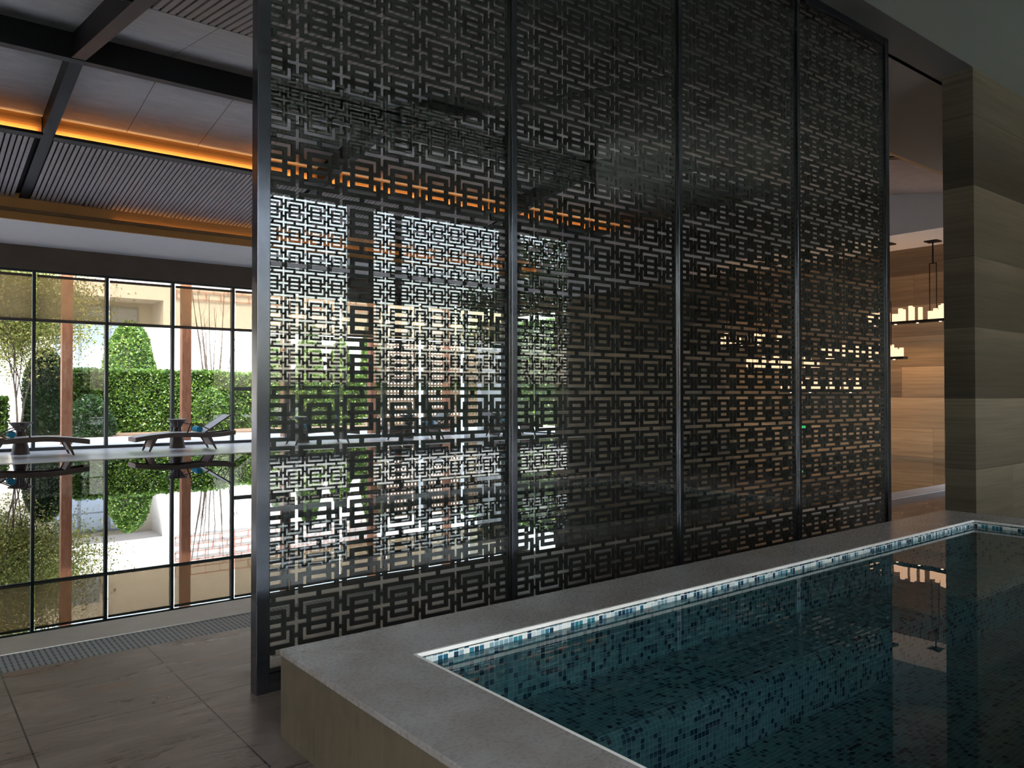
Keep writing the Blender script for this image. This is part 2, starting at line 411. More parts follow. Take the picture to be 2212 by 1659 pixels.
sd.box(X0+e, X0+.06, Y0+e, Y1-e, 0, CZ-ct).box(X1-.06, X1-e, Y0+e, Y1-e, 0, CZ-ct).box(X0+.06, X1-.06, Y0+e, Y0+.06, 0, CZ-ct).box(X0+.06, X1-.06, Y1-.06, Y1-e, 0, CZ-ct)
rel(sd).build('side_cladding', M['trav'], spa)
ed = MB(); ew = .006
for (a, b, c, d) in ((XI0, XI1, YI1-ew, YI1+.006), (XI0, XI1, YI0-.006, YI0+ew), (XI0-.006, XI0+ew, YI0, YI1), (XI1-ew, XI1+.006, YI0, YI1)):
    ed.box(a, b, c, d, CZ-.014, CZ+.0005)
rel(ed).build('edge_trim', M['white_edge'], spa)
ZB, BZ, BW = -.23, .04, .47
tw = MB()
ZL = .258   # bright band above; below, same lining with underwater shade in its tile colour
tw.quad((XI0, YI1, ZL), (XI1, YI1, ZL), (XI1, YI1, CZ-.013), (XI0, YI1, CZ-.013))
rel(tw).build('tile_lining', M['mosXZ'], spa); tw = MB()
tw.quad((XI1, YI0, ZL), (XI0, YI0, ZL), (XI0, YI0, CZ-.013), (XI1, YI0, CZ-.013))
rel(tw).build('tile_lining', M['mosXZ'], spa)
tw = MB()
tw.quad((XI1, YI1, ZL), (XI1, YI0, ZL), (XI1, YI0, CZ-.013), (XI1, YI1, CZ-.013))
rel(tw).build('tile_lining', M['mosYZ'], spa); tw = MB()
tw.quad((XI0, YI0, ZL), (XI0, YI1, ZL), (XI0, YI1, CZ-.013), (XI0, YI0, CZ-.013))
rel(tw).build('tile_lining', M['mosYZ'], spa)
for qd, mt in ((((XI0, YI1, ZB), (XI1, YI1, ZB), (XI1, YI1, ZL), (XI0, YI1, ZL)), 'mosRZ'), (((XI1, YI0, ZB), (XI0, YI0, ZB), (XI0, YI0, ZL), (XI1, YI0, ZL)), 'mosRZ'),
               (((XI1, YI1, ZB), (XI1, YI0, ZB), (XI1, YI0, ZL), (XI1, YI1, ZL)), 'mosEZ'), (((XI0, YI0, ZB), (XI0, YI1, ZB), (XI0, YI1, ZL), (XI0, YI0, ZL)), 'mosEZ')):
    rel(MB().quad(*qd)).build('dimmed_tiles', M[mt], spa)
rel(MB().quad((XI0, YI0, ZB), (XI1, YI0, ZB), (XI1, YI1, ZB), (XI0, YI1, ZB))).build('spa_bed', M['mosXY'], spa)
# underwater bench with rounded nose along the back wall
bt = MB(); yb = YI1-BW; r = .06
pts = [(YI1, BZ)] + [(yb+r-r*math.sin(a), BZ-r+r*math.cos(a)) for a in [k*math.pi/2/6 for k in range(7)]]
XB0 = XI0
for (ya, za), (yc, zc) in zip(pts, pts[1:]):
    bt.quad((XB0, ya, za), (XB0, yc, zc), (XI1, yc, zc), (XI1, ya, za))
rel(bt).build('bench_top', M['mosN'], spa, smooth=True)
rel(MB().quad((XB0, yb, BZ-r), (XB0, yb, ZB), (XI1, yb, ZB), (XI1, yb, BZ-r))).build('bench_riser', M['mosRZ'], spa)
wm = MB().quad((XI0, YI0, WZ), (XI1, YI0, WZ), (XI1, YI1, WZ), (XI0, YI1, WZ)).build('spa_water', M['spa_water'])
tag(wm, 'clear dark teal water inside the raised mosaic spa pool', 'water', None, 'stuff')

# ------------------------------------------------------------------ lattice screens
U, V = .01962, .01908
def is_slot(i, j):
    """i in 0..10 (0 = slot column centre), j in 0..11 (0 = long slot centre); True where the metal is cut"""
    a = min(i, 11-i)          # distance from slot column, 0..5 ; cell mid is between 5 and 6
    b = min(j, 12-j)          # 0..6
    col = a == 0
    if b == 0: return a <= 4 or (i not in (5, 6))
    return False
# slots of one repeat as rectangles (units), origin = slot column centre / long-slot centre, cell x:0..11, z:0..12
def rects():
    r = []
    for s in (0, 11):
        pass
    r.append((0, 5, -.55, .55)); r.append((6, 11, -.55, .55))               # long horizontal slots meet the column slot
    r.append((-.5, .5, -2.5, 2.5))                                          # column slot over the long slot
    r.append((-.5, .5, 3.5, 8.5))                                           # column slot over the short cross
    r.append((-2.5, 2.5, 5.5, 6.5))                                         # short cross bar
    for sgn in (1, -1):
        c = 6
        z = lambda t: c + sgn*(c-t)
        zz = lambda a, b: (min(z(a), z(b)), max(z(a), z(b)))
        r.append((1.5, 9.5, *zz(1.5, 2.5))); r.append((1.5, 2.5, *zz(1.5, 4.5))); r.append((8.5, 9.5, *zz(1.5, 4.5)))
    for k in (3.5, 5.5, 7.5): r.append((3.5, 7.5, k, k+1))
    return r
RC = rects()
def lattice_mesh(name, W, H, x_off, z_off, th):
    xs = {0.0, W}; zs = {0.0, H}
    for k in range(-1, int(W/(11*U))+2):
        for q in (-2.5, -.5, .5, 1.5, 2.5, 3.5, 5, 6, 7.5, 8.5, 9.5): xs.add(x_off+(k*11+q)*U)
    for k in range(-1, int(H/(12*V))+2):
        for q in (-.55, .55, 1.5, 2.5, 3.5, 4.5, 5.5, 6.5, 7.5, 8.5, 9.5, 10.5): zs.add(z_off+(k*12+q)*V)
    m = .012
    xs |= {m, W-m}; zs |= {.02, H-m}
    def clean(s, L):
        s = sorted(x for x in s if 0 <= x <= L); o = [s[0]]
        for x in s[1:]:
            if x-o[-1] > 1e-4: o.append(x)
        return np.array(o)
    xs = clean(xs, W); zs = clean(zs, H); nx, nz = len(xs)-1, len(zs)-1
    solid = np.ones((nx, nz), bool)
    cx = (xs[1:]+xs[:-1])/2; cz = (zs[1:]+zs[:-1])/2
    for i, x in enumerate(cx):
        if x < m or x > W-m: continue
        ux = ((x-x_off)/U) % 11
        for j, z in enumerate(cz):
            if z < .02 or z > H-m: continue
            uz = ((z-z_off)/V) % 12
            for (a, b, c, d) in RC:
                hit = False
                for ax in (ux, ux-11):
                    for az in (uz, uz-12):
                        if a < ax < b and c < az < d: hit = True
                if hit: solid[i, j] = False; break
    v = []; f = []; idx = {}
    def vid(i, j, s):
        k = (i, j, s)
        if k not in idx: idx[k] = len(v); v.append((xs[i], th*s, zs[j]))
        return idx[k]
    for i in range(nx):
        for j in range(nz):
            if not solid[i, j]: continue
            f.append((vid(i, j, 0), vid(i+1, j, 0), vid(i+1, j+1, 0), vid(i, j+1, 0)))
            f.append((vid(i, j, 1), vid(i, j+1, 1), vid(i+1, j+1, 1), vid(i+1, j, 1)))
            if i == 0 or not solid[i-1, j]: f.append((vid(i, j, 0), vid(i, j+1, 0), vid(i, j+1, 1), vid(i, j, 1)))
            if i == nx-1 or not solid[i+1, j]: f.append((vid(i+1, j, 0), vid(i+1, j, 1), vid(i+1, j+1, 1), vid(i+1, j+1, 0)))
            if j == 0 or not solid[i, j-1]: f.append((vid(i, j, 0), vid(i, j, 1), vid(i+1, j, 1), vid(i+1, j, 0)))
            if j == nz-1 or not solid[i, j+1]: f.append((vid(i, j+1, 0), vid(i+1, j+1, 0), vid(i+1, j+1, 1), vid(i, j+1, 1)))
    me = bpy.data.meshes.new(name); me.from_pydata(v, [], f); me.materials.append(M['lattice']); me.update(); return me
PX0 = 1.275; PW = 1.397; PWID = .052
LW = PW-PWID; ZB0 = .075; ZT0 = ZC-.06
lat = lattice_mesh('lattice_panel', LW, ZT0-ZB0, 1.441-(PX0+PWID/2), .390-ZB0-.0, .013)
def screen(x0, y, flip, label, name='lattice_screen'):
    """screen whose glazed face looks to -y (or +y when flipped)"""
    root = tag(empty(name, (x0, y, 0)), label, 'screen')
    sg = -1 if flip else 1
    def bx(x0, x1, y0, y1, z0, z1):
        a, b = sorted((sg*y0, sg*y1)); return B(x0, x1, a, b, z0, z1)
    for k in range(5):
        ww = .058 if k in (0, 4) else .036
        bx(k*PW-ww/2, k*PW+ww/2, 0, .066, 0, ZC).build('post', M['frame'], root, bevel=.002)
    for k in range(4):
        xa = k*PW+(.029 if k == 0 else .018); xb = (k+1)*PW-(.029 if k == 3 else .018)
        bx(xa, xb, .004, .062, 0, ZB0+.004).build('bottom_rail', M['frame'], root)
        bx(xa, xb, .004, .062, ZT0-.004, ZC).build('top_rail', M['frame'], root)
        o = bpy.data.objects.new('lattice_panel', lat); COL.objects.link(o); o.parent = root
        o.location = (k*PW+PWID/2, .028 if not flip else -.041, ZB0)
        for s in (-1, 1):   # thin edge strips holding the panel
            xx = xa if s < 0 else xb-.010
            bx(xx, xx+.010, .020, .046, ZB0, ZT0).build('edge_strip', M['lattice'], root)
        bx(xa+.003, xb-.003, .014, .018, ZB0+.003, ZT0-.003).build('glass_pane', M['sglass'], root)
    return root
screen(PX0, SY, False, 'tall dark fretwork lattice screen with glass standing behind the spa pool')
screen(PX0+.05, -.33, True, 'tall dark fretwork lattice screen on the window side of the spa pool')

# ------------------------------------------------------------------ spa room shell
struct(B(XL, 12.2, -5.2, 3.13, ZC, ZC+.15).build('ceiling', M['roomceil']), 'flat pale ceiling over the spa pool, extended outside as an added sun-blocking overhang', 'ceiling')  # slab runs on past the windows as an added overhang blocking the sun
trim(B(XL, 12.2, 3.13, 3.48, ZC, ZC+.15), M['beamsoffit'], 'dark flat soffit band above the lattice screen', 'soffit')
struct(B(8.11, 12.0, 3.13, 3.41, 0, ZC).build('wall_pier', M['pier']), 'stone pier with striped horizontal courses right of the lattice screen', 'wall')
struct(B(12.0, 12.2, -2.7, 3.41, 0, ZC).build('wall_spa_end', M['pier']), 'striped stone wall at the end of the spa room', 'wall')
struct(B(XL-.2, XL, -2.9, YW+.2, -.1, 6.4).build('wall_left', M['dwood']), 'plain dark wall on the left behind the camera', 'wall')
# window wall behind the camera (seen mirrored in the screen glass)
NW = MB(); nz = 3.85
NW.box(XL, 12.2, -2.9, -2.7, nz, ZC)
struct(NW.build('wall_near_header', M['hdr']), 'stone header above the windows of the spa room', 'wall')
nwx = [-5.1, -2.6, -.1, 2.45, 4.95, 7.5, 8.9]
for k, xx in enumerate(nwx):
    struct(B(xx-.13 if k else xx, xx+.13, -2.9, -2.7, 0, nz).build('wall_near_column', M['hdr']), 'stone-clad column between the spa room windows', 'column')
for k in range(len(nwx)-1):
    wn = struct(empty('window_%d' % (21+k), (nwx[k]+.13, -2.8, 0)), 'tall glazed opening of the spa room facing the courtyard', 'window')
    ww = nwx[k+1]-nwx[k]-.26
    B(.05, ww-.05, -.01, .0, .06, nz-.05).build('pane', M['wglass'], wn)
    MB().box(0, .05, -.04, .04, 0, nz).box(ww-.05, ww, -.04, .04, 0, nz).box(.05, ww-.05, -.04, .04, 0, .06).box(.05, ww-.05, -.04, .04, nz-.05, nz).box(.05, ww-.05, -.04, .04, 2.9, 2.95).build('window_frame', M['alu'], wn)
struct(B(9.03, 12.2, -2.9, -2.7, 0, nz).build('wall_near', M['pier']), 'striped stone wall beside the spa room windows', 'wall')

# ------------------------------------------------------------------ pool hall shell
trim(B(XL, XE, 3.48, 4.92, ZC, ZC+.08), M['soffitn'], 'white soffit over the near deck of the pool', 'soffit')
trim(B(XL, XE, 4.92, 4.97, ZC, zn(4.97)+.05), M['brown_fascia'], 'brown bronze fascia above the near pool edge', 'fascia')
# white panel planes
cpn = MB(); t_ = .36; yr = 12.3
cpn.quad((XL, 8.8, zn(8.8)+t_), (XE, 8.8, zn(8.8)+t_), (XE, yr, 5.95+t_), (XL, yr, 5.95+t_))
cpn.quad((XL, yr, 5.95+t_), (XE, yr, 5.95+t_), (XE, 15.0, zf(15.)+t_), (XL, 15.0, zf(15.)+t_))
cpn.v += []
struct(cpn.build('ceiling_panels', M['cpanel']), 'pale jointed panels of the gabled pool hall ceiling', 'ceiling')
# slatted planes: slats + black backing per bay
beams = [2.03-4.85, 2.03, 6.88, 11.73, XE-.02]
bays = [XL]+beams
def slat_bay(xa, xb, ya, yb, zfun, label):
    TR[0] += 1
    root = struct(empty('ceiling_slats_%d' % TR[0], ((xa+xb)/2, (ya+yb)/2, zfun((ya+yb)/2))), label, 'slatted ceiling')
    ox, oy, oz = root.location
    s = MB(); p = .0835; n = int((xb-xa)/p)
    for k in range(n+1):
        x = xa+.02+k*p
        if x+.058 > xb-.02: break
        z0, z1 = zfun(ya), zfun(yb)
        s.hexa([(x-ox, ya-oy, z0-oz), (x+.058-ox, ya-oy, z0-oz), (x+.058-ox, yb-oy, z1-oz), (x-ox, yb-oy, z1-oz)],
               [(x-ox, ya-oy, z0+.035-oz), (x+.058-ox, ya-oy, z0+.035-oz), (x+.058-ox, yb-oy, z1+.035-oz), (x-ox, yb-oy, z1+.035-oz)])
    s.build('slats', M['slat'], root)
    h = .09
    MB().hexa([(xa-ox, ya-oy, zfun(ya)+h-oz), (xb-ox, ya-oy, zfun(ya)+h-oz), (xb-ox, yb-oy, zfun(yb)+h-oz), (xa-ox, yb-oy, zfun(yb)+h-oz)],
              [(xa-ox, ya-oy, zfun(ya)+h+.03-oz), (xb-ox, ya-oy, zfun(ya)+h+.03-oz), (xb-ox, yb-oy, zfun(yb)+h+.03-oz), (xa-ox, yb-oy, zfun(yb)+h+.03-oz)]).build('backing', M['slatback'], root)
for k in range(len(bays)-1):
    xa, xb = bays[k]+(.09 if k else 0), bays[k+1]-.09
    slat_bay(xa, xb, 4.97, 8.78, zn, 'grey-brown slatted ceiling bay over the near side of the pool')
    slat_bay(xa, xb, 15.03, 17.8, zf, 'grey-brown slatted ceiling bay over the window side of the pool')
# near step between panels and slats (faces away), far step = gold cove
trim(MB().hexa([(XL, 8.76, zn(8.8)), (XE, 8.76, zn(8.8)), (XE, 8.8, zn(8.8)), (XL, 8.8, zn(8.8))], [(XL, 8.76, zn(8.8)+.4), (XE, 8.76, zn(8.8)+.4), (XE, 8.8, zn(8.8)+.4), (XL, 8.8, zn(8.8)+.4)]), M['beam'], 'black edge trim of the near slatted ceiling', 'trim')
zc = zf(15.0)
for k in range(len(bays)-1):
    xa, xb = bays[k]+.08, bays[k+1]-.08
    # slightly bulging bronze cove
    cv = MB(); prof = []
    for q in range(9):
        a = q/8; prof.append((15.0-.05*math.sin(a*math.pi), zc+.03+a*.36))
    for (ya, za), (yc, z2) in zip(prof, prof[1:]):
        cv.quad((xa, ya, za), (xa, yc, z2), (xb, yc, z2), (xb, ya, za))
    cv.quad((xa, 15.0, zc+.03), (xb, 15.0, zc+.03), (xb, 15.03, zc+.03), (xa, 15.03, zc+.03))
    trim(cv, M['bronze'], 'gold bronze cove strip glowing along the pool hall ceiling', 'cove')
    trim(B(xa, xb, 14.79, 15.03, zc-.0, zc+.028).box(xa, xb, 14.79, 14.80, zc+.028, zc+.05), M['beam'], 'dark ledge under the glowing bronze cove', 'trim')
    l = B(xa+.03, xb-.03, 14.806, 14.816, zc+.028, zc+.034).build('cove_light_strip', M['led'])
    tag(l, 'warm light strip on the ledge of the bronze ceiling cove', 'light strip', 'cove light strips')
    ld = bpy.data.lights.new('cove_glow', 'AREA'); ld.shape = 'RECTANGLE'; ld.size = xb-xa-.1; ld.size_y = .01; ld.energy = 3.4*(xb-xa)/4.85; ld.color = (1, .50, .17); ld.spread = R(78)
    lo = bpy.data.objects.new('cove_glow', ld); COL.objects.link(lo); lo.parent = l; lo.location = ((xa+xb)/2, 14.808, zc+.05); lo.rotation_euler = (R(130), 0, 0)
# beams
for x in beams[:-1]:
    b = MB(); hw = .085
    for (ya, yb, fn) in ((4.97, yr, zn), (yr, 17.85, zf)):
        za, zb_ = fn(ya), fn(yb)
        b.hexa([(x-hw, ya, za), (x+hw, ya, za), (x+hw, yb, zb_), (x-hw, yb, zb_)], [(x-hw, ya, za+.02), (x+hw, ya, za+.02), (x+hw, yb, zb_+.02), (x-hw, yb, zb_+.02)])
        b.hexa([(x-hw+.02, ya, za+.02), (x+hw-.02, ya, za+.02), (x+hw-.02, yb, zb_+.02), (x-hw+.02, yb, zb_+.02)], [(x-hw+.02, ya, za+.40), (x+hw-.02, ya, za+.40), (x+hw-.02, yb, zb_+.40), (x-hw+.02, yb, zb_+.40)])
    trim(b, M['beam'], 'black steel roof beam crossing the pool hall ceiling', 'beam')
trim(B(XL, XE, yr-.05, yr+.05, 5.93, 6.30).box(XL, XE, yr-.08, yr+.08, 5.925, 5.945), M['beam'], 'black steel ridge beam running along the pool hall', 'beam')
# window-side fascia and soffit
ZS = 4.67
trim(B(XL, XE, 17.80, 17.86, ZS+.20, zf(17.8)+.1), M['bronze'], 'upper bronze fascia strip above the garden-side soffit', 'fascia')
trim(B(XL, XE, 17.74, 17.86, ZS+.145, ZS+.185).box(XL, XE, 17.732, 17.74, ZS+.165, ZS+.215), M['brown_fascia'], 'dark brown groove rail between the bronze fascia strips', 'trim')
trim(B(XL, XE, 17.80, 17.86, ZS, ZS+.145), M['bronze'], 'lower bronze fascia strip above the garden-side soffit', 'fascia')
for k, (xa, xb) in enumerate(((3.6, 6.8), (7.0, 11.6), (11.9, 16.4))):
    tag(B(xa, xb, 17.752, 17.764, ZS+.185, ZS+.195).build('cove_light_strip', M['led2']), 'warm light strip in the groove of the bronze fascia', 'light strip', 'fascia light strips')
trim(B(XL, XE, 17.86, YW-.12, ZS, ZS+.08), M['soffit'], 'white soffit in front of the garden windows', 'soffit')
trim(B(XL, XE, YW-.12, YW+.12, 4.14, ZS), M['hdr'], 'brown stone header above the garden windows', 'header')
# end wall, with a corner opening and a slit
ew = MB()
ew.box(XE, XE+.25, 3.41, 16.85, -.02, 6.5).box(XE, XE+.25, 16.98, 18.75, -.02, 6.5).box(XE, XE+.25, 16.85, 16.98, -.02, .9).box(XE, XE+.25, 16.85, 16.98, 2.1, 6.5)
ew.box(XE, XE+.25, 18.75, YW+.2, 3.9, 6.5)
struct(ew.build('wall_right', M['pierd']), 'warm striped stone end wall of the pool hall', 'wall')
wn = struct(empty('window_30', (XE+.12, 19.8, 0)), 'glazed corner opening in the end wall of the pool hall', 'window')
B(-.01, 0, -1.0, 1.0, .05, 3.85).build('pane', M['wglass'], wn)
MB().box(-.04, .04, -1.05, -1.0, 0, 3.9).box(-.04, .04, -.03, .03, 0, 3.9).box(-.04, .04, 1.0, 1.05, 0, 3.9).box(-.04, .04, -1, 1, 0, .05).build('window_frame', M['alu'], wn)
trim(B(15.0, XE, 4.92, 18.2, 4.30, 4.36), M['soffit'], 'peach-lit soffit along the end wall', 'soffit')
trim(B(14.95, 15.0, 4.97, 18.2, 4.30, 5.6), M['soffit'], 'grey-white bulkhead in front of the end wall soffit', 'fascia')
# back lid so daylight only enters by the glazing
lid = B(XL-.2, XE+.3, 3.5, YW+.3, 6.55, 6.65)
lid.box(XL-.2, XE+.3, 3.48, 3.52, ZC+.0, 6.55).box(XL-.2, XE+.3, YW+.0, YW+.25, ZS, 6.55)
struct(lid.build('ceiling_roof_deck', M['slatback']), 'roof deck closing the pool hall above the ceiling', 'roof')

# ------------------------------------------------------------------ garden window wall
mx = [2.59+1.51*k for k in range(-5, 10)]
mx = [x for x in mx if x < XE]
edges = mx+[XE-.03]
edges[0] = XL+.03
n = 0
for k in range(len(edges)-1):
    xa, xb = edges[k], edges[k+1]; n += 1
    isdoor = abs(xa-7.12) < .05
    root = struct(empty('door_1' if isdoor else 'window_%d' % n, (xa, YW, 0)), ('glazed garden door with a middle rail' if isdoor else 'tall garden window bay with dark frame'), 'door' if isdoor else 'window')
    W = xb-xa
    B(-.035, .035, -.07, .07, 0, 4.14).build('mullion', M['alu'], root)
    fr = MB().box(.035, W-.035, -.05, .05, 0, .07).box(.035, W-.035, -.04, .04, 2.96, 3.03).box(.035, W-.035, -.04, .04, 4.09, 4.14)
    if isdoor: fr.box(.035, W-.035, -.05, .05, 1.38, 1.48)
    fr.build('transom', M['alu'], root)
    B(.035, W-.035, .012, .020, .07, 4.09).build('pane', M['wglass'], root)
    bl = tag(empty('roller_blind', (xa+.05, YW-.10, 0)), 'tan roller blind half lowered in garden window bay', 'blind', 'tan roller blinds of the garden windows')
    B(0, W-.1, 0, .003, 3.02, 3.99).build('fabric', M['blind'], bl)
    B(-.005, W-.095, -.012, .015, 2.985, 3.02).build('bottom_bar', M['hdr'], bl)
    MB().tube([(0, .0, 4.0), (W-.1, 0, 4.0)], .032, 12).build('tube', M['hdr'], bl)

# ------------------------------------------------------------------ loungers, towels, side tables
def lounger_z(s):   # top of side rail, s = 0 foot .. 2.2 head
    xs = [0, .35, .8, 1.2, 1.55, 1.85, 2.2]; zs = [.325, .375, .41, .40, .375, .385, .425]
    return float(np.interp(s, xs, zs))
def smooth_z(s): return (lounger_z(s-.1)+lounger_z(s)*2+lounger_z(s+.1))/4 if .1 < s < 2.1 else lounger_z(s)
def make_lounger():
    root = empty('sun_lounger')
    wy = .33
    for sy in (-1, 1):
        m = MB(); N = 22; y0, y1 = sorted((sy*wy, sy*(wy-.035)))
        ring = [[(2.2*k/N, y, smooth_z(2.2*k/N)-dz) for (y, dz) in ((y0, .1), (y1, .1), (y1, 0), (y0, 0))] for k in range(N+1)]
        for r_ in ring: m.v += r_
        for k in range(N):
            for j in range(4): m.f.append((k*4+j, k*4+(j+1) % 4, (k+1)*4+(j+1) % 4, (k+1)*4+j))
        m.f += [(0, 1, 2, 3), (N*4+3, N*4+2, N*4+1, N*4)]
        m.build('side_rail', M['wicker'], root)
    m = MB(); N = 16; L = 1.48
    for k in range(N):
        s0, s1 = L*k/N, L*(k+1)/N
        m.hexa([(s0, -.295, smooth_z(s0)-.02), (s1, -.295, smooth_z(s1)-.02), (s1, .295, smooth_z(s1)-.02), (s0, .295, smooth_z(s0)-.02)],
               [(s0, -.295, smooth_z(s0)+.004), (s1, -.295, smooth_z(s1)+.004), (s1, .295, smooth_z(s1)+.004), (s0, .295, smooth_z(s0)+.004)])
    m.build('seat', M['sling'], root)
    B(-.012, 0, -.33, .33, .225, .325).build('end_rail', M['pinkpanel'], root)
    B(2.2, 2.212, -.33, .33, .325, .425).build('end_rail', M['wicker'], root)
    m = MB(); p = (1.50, .40); q = (2.10, .80)
    for sy in (0,):
        m.hexa([(p[0], -.29, p[1]-.015), (q[0], -.29, q[1]-.015), (q[0], .29, q[1]-.015), (p[0], .29, p[1]-.015)],
               [(p[0]-.01, -.29, p[1]), (q[0]-.01, -.29, q[1]), (q[0]-.01, .29, q[1]), (p[0]-.01, .29, p[1])])
    m.build('backrest', M['sling'], root)
    for sy in (-1, 1):
        MB().bar((1.5, sy*.305, .395), (2.105, sy*.305, .80), .022, .03).build('back_frame', M['wicker'], root)
        MB().bar((1.95, sy*.26, .69), (2.12, sy*.26, .38), .014).build('prop', M['iron'], root)
    for (sx, dx) in ((.42, -.13), (1.60, .16)):
        for sy in (-1, 1):
            m = MB(); h = lounger_z(sx)-.1
            m.hexa([(sx+dx-.018, sy*.30-.014, 0), (sx+dx+.018, sy*.30-.014, 0), (sx+dx+.018, sy*.30+.014, 0), (sx+dx-.018, sy*.30+.014, 0)],
                   [(sx-.045, sy*.30-.014, h+.02), (sx+.045, sy*.30-.014, h+.02), (sx+.045, sy*.30+.014, h+.02), (sx-.045, sy*.30+.014, h+.02)])
            m.build('leg', M['wicker'], root)
        d2 = dx*.66
        MB().hexa([(sx+d2-.008, -.285, .09), (sx+d2+.008, -.285, .09), (sx+d2+.008, .285, .09), (sx+d2-.008, .285, .09)],
                  [(sx-.008, -.285, h+.01), (sx+.008, -.285, h+.01), (sx+.008, .285, h+.01), (sx-.008, .285, h+.01)]).build('leg_panel', M['pinkpanel'], root)
    for sy in (-1, 1):
        m = MB(); y = sy*.345
        m.bar((1.08, y, .36), (1.17, y, .62), .022, .03); m.bar((1.165, y, .62), (1.40, y, .565), .03, .022); m.bar((1.39, y, .568), (1.66, y, .43), .03, .022)
        m.build('armrest', M['wicker'], root)
    return root
def make_table():
    root = empty('side_table')
    MB().lathe([(.185, 0), (.175, .03), (.125, .30), (.085, .50)], 28).build('base', M['wicker'], root, smooth=False)
    MB().lathe([(.085, .50), (.10, .53), (.20, .655), (.235, .675), (.235, .69)], 28).build('tray', M['wicker'], root)
    m = MB()
    for k in range(6):
        a = k*math.pi/3+.3; m.bar((.09*math.cos(a), .09*math.sin(a), .505), (.215*math.cos(a), .215*math.sin(a), .668), .008)
    m.build('tray_rib', M['steel'], root)
    return root
def make_towel():
    root = empty('rolled_towel')
    MB().tube([(0, -.19, 0), (0, .19, 0)], .07, 20).build('roll', M['towel'], root, smooth=False)
    m = MB(); pts = []
    for k in range(40):
        a = k*.42; rr = .008+.056*k/40; pts.append((rr*math.cos(a), -.1915, rr*math.sin(a)))
    m.tube(pts, .003, 5); m.build('fold', M['towelin'], root)
    return root
LY = 19.18
protoL = make_lounger(); protoT = make_table(); protoW = make_towel()
spec = [(3.38, -1, 'first from the left'), (4.30, 1, ''), (3.38+6.4, -1, ''), (4.30+6.4, 1, ''), (3.38+12.8, -1, '')]
Llab = ['dark wicker sun lounger at the left edge, foot end pointing right', 'dark wicker sun lounger left of the screen post, raised grey backrest on its right',
        'sun lounger behind the first lattice panel, nearest the screen post', 'sun lounger seen through the first lattice panel in front of the copper column', 'sun lounger at the far corner before the end wall']
Tlab = ['hourglass wicker side table behind the leftmost sun lounger', 'hourglass wicker side table behind the sun lounger beside the screen post',
        'hourglass side table behind the lattice, nearest the screen post', 'hourglass side table behind the lattice near the copper column', 'hourglass side table near the end wall corner']
Wlab = ['rolled blue towel on the leftmost sun lounger', 'rolled blue towel on the lounger beside the screen post', 'rolled blue towel on the lounger just behind the lattice edge',
        'rolled blue towel on the lounger before the copper column', 'rolled blue towel on the lounger by the end wall corner']
for i, (xf, sg, _) in enumerate(spec):
    o = protoL if i == 0 else copy_tree(protoL)
    o.location = (xf, LY, 0); o.rotation_euler = (0, 0, 0 if sg > 0 else math.pi)
    tag(o, Llab[i], 'sun lounger', 'sun loungers along the garden windows')
    t = protoT if i == 0 else copy_tree(protoT)
    t.location = (xf+sg*1.15, 19.85, 0); tag(t, Tlab[i], 'side table', 'side tables behind the loungers')
    w_ = protoW if i == 0 else copy_tree(protoW)
    w_.location = (xf+sg*1.40, LY-.06, .471); tag(w_, Wlab[i], 'towel', 'rolled blue towels')

# ------------------------------------------------------------------ candle chandeliers
def chandelier(xc, ya, yb, zt, seed, label, rodoff=(.35, .35)):
    rr = random.Random(seed); L = yb-ya
    root = tag(empty('candle_chandelier', (xc, (ya+yb)/2, zt)), label, 'chandelier', 'candle chandeliers over the end of the pool')
    B(-.09, .09, -L/2, L/2, -.05, 0).build('tray', M['iron'], root, bevel=.004)
    for s in (-1, 1):
        y = s*(L/2-rodoff[0])
        m = MB(); zt2 = 4.30-zt
        zu = min(1.1, zt2-.25)
        m.bar((0, y-.065, 0), (0, y-.065, zu), .014); m.bar((0, y+.065, 0), (0, y+.065, zu), .014)
        m.bar((0, y-.072, zu), (0, y+.072, zu), .016); m.bar((0, y, zu), (0, y, zt2-.02), .022)
        m.build('rod', M['iron'], root)
        B(-.12, .12, y-.12, y+.12, zt2-.025, zt2).build('canopy', M['iron'], root)
    y = -L/2+.07
    while y < L/2-.05:
        r_ = rr.uniform(.042, .055); h = rr.choice([.17, .20, .23, .27])
        for xx in (-.045, .045):
            if rr.random() < .12: continue
            hh = h+rr.uniform(-.03, .03)
            MB().lathe([(r_*.9, 0), (r_*.9, hh), (r_*.75, hh+.003), (r_*.7, hh-.02)], 12).build('candle', M['candle'], root, loc=(xx, y+rr.uniform(-.01, .01), 0))
        y += rr.choice([.105, .11, .12, .19])
    k = 4
    for q in range(k):
        y = -L/2+L*(q+.5)/k
        MB().lathe([(.022, -.058), (.022, -.0505)], 12).build('spotlight', M['spot'], root, loc=(0, y, 0))
    ld = bpy.data.lights.new('chandelier_glow', 'AREA'); ld.shape = 'RECTANGLE'; ld.size = .12; ld.size_y = L*.9; ld.energy = 8; ld.color = (1, .56, .22); ld.spread = R(110)
    lo = bpy.data.objects.new('chandelier_glow', ld); COL.objects.link(lo); lo.parent = root; lo.location = (0, 0, -.065)
    ld = bpy.data.lights.new('candle_glow', 'AREA'); ld.shape = 'RECTANGLE'; ld.size = .12; ld.size_y = L*.9; ld.energy = 1.8; ld.color = (1, .56, .28)
    lo = bpy.data.objects.new('candle_glow', ld); COL.objects.link(lo); lo.parent = root; lo.location = (0, 0, .30); lo.rotation_euler = (math.pi, 0, 0)
    return root
def yx(px, X):
    t = (px-1106)/1699; return X*(.7837-.6211*t)/(.6211+.7837*t)
def zz(px, py, X):
    t = (px-1106)/1699; return 1.3+(850-py)/1699*X/(.6211+.7837*t)
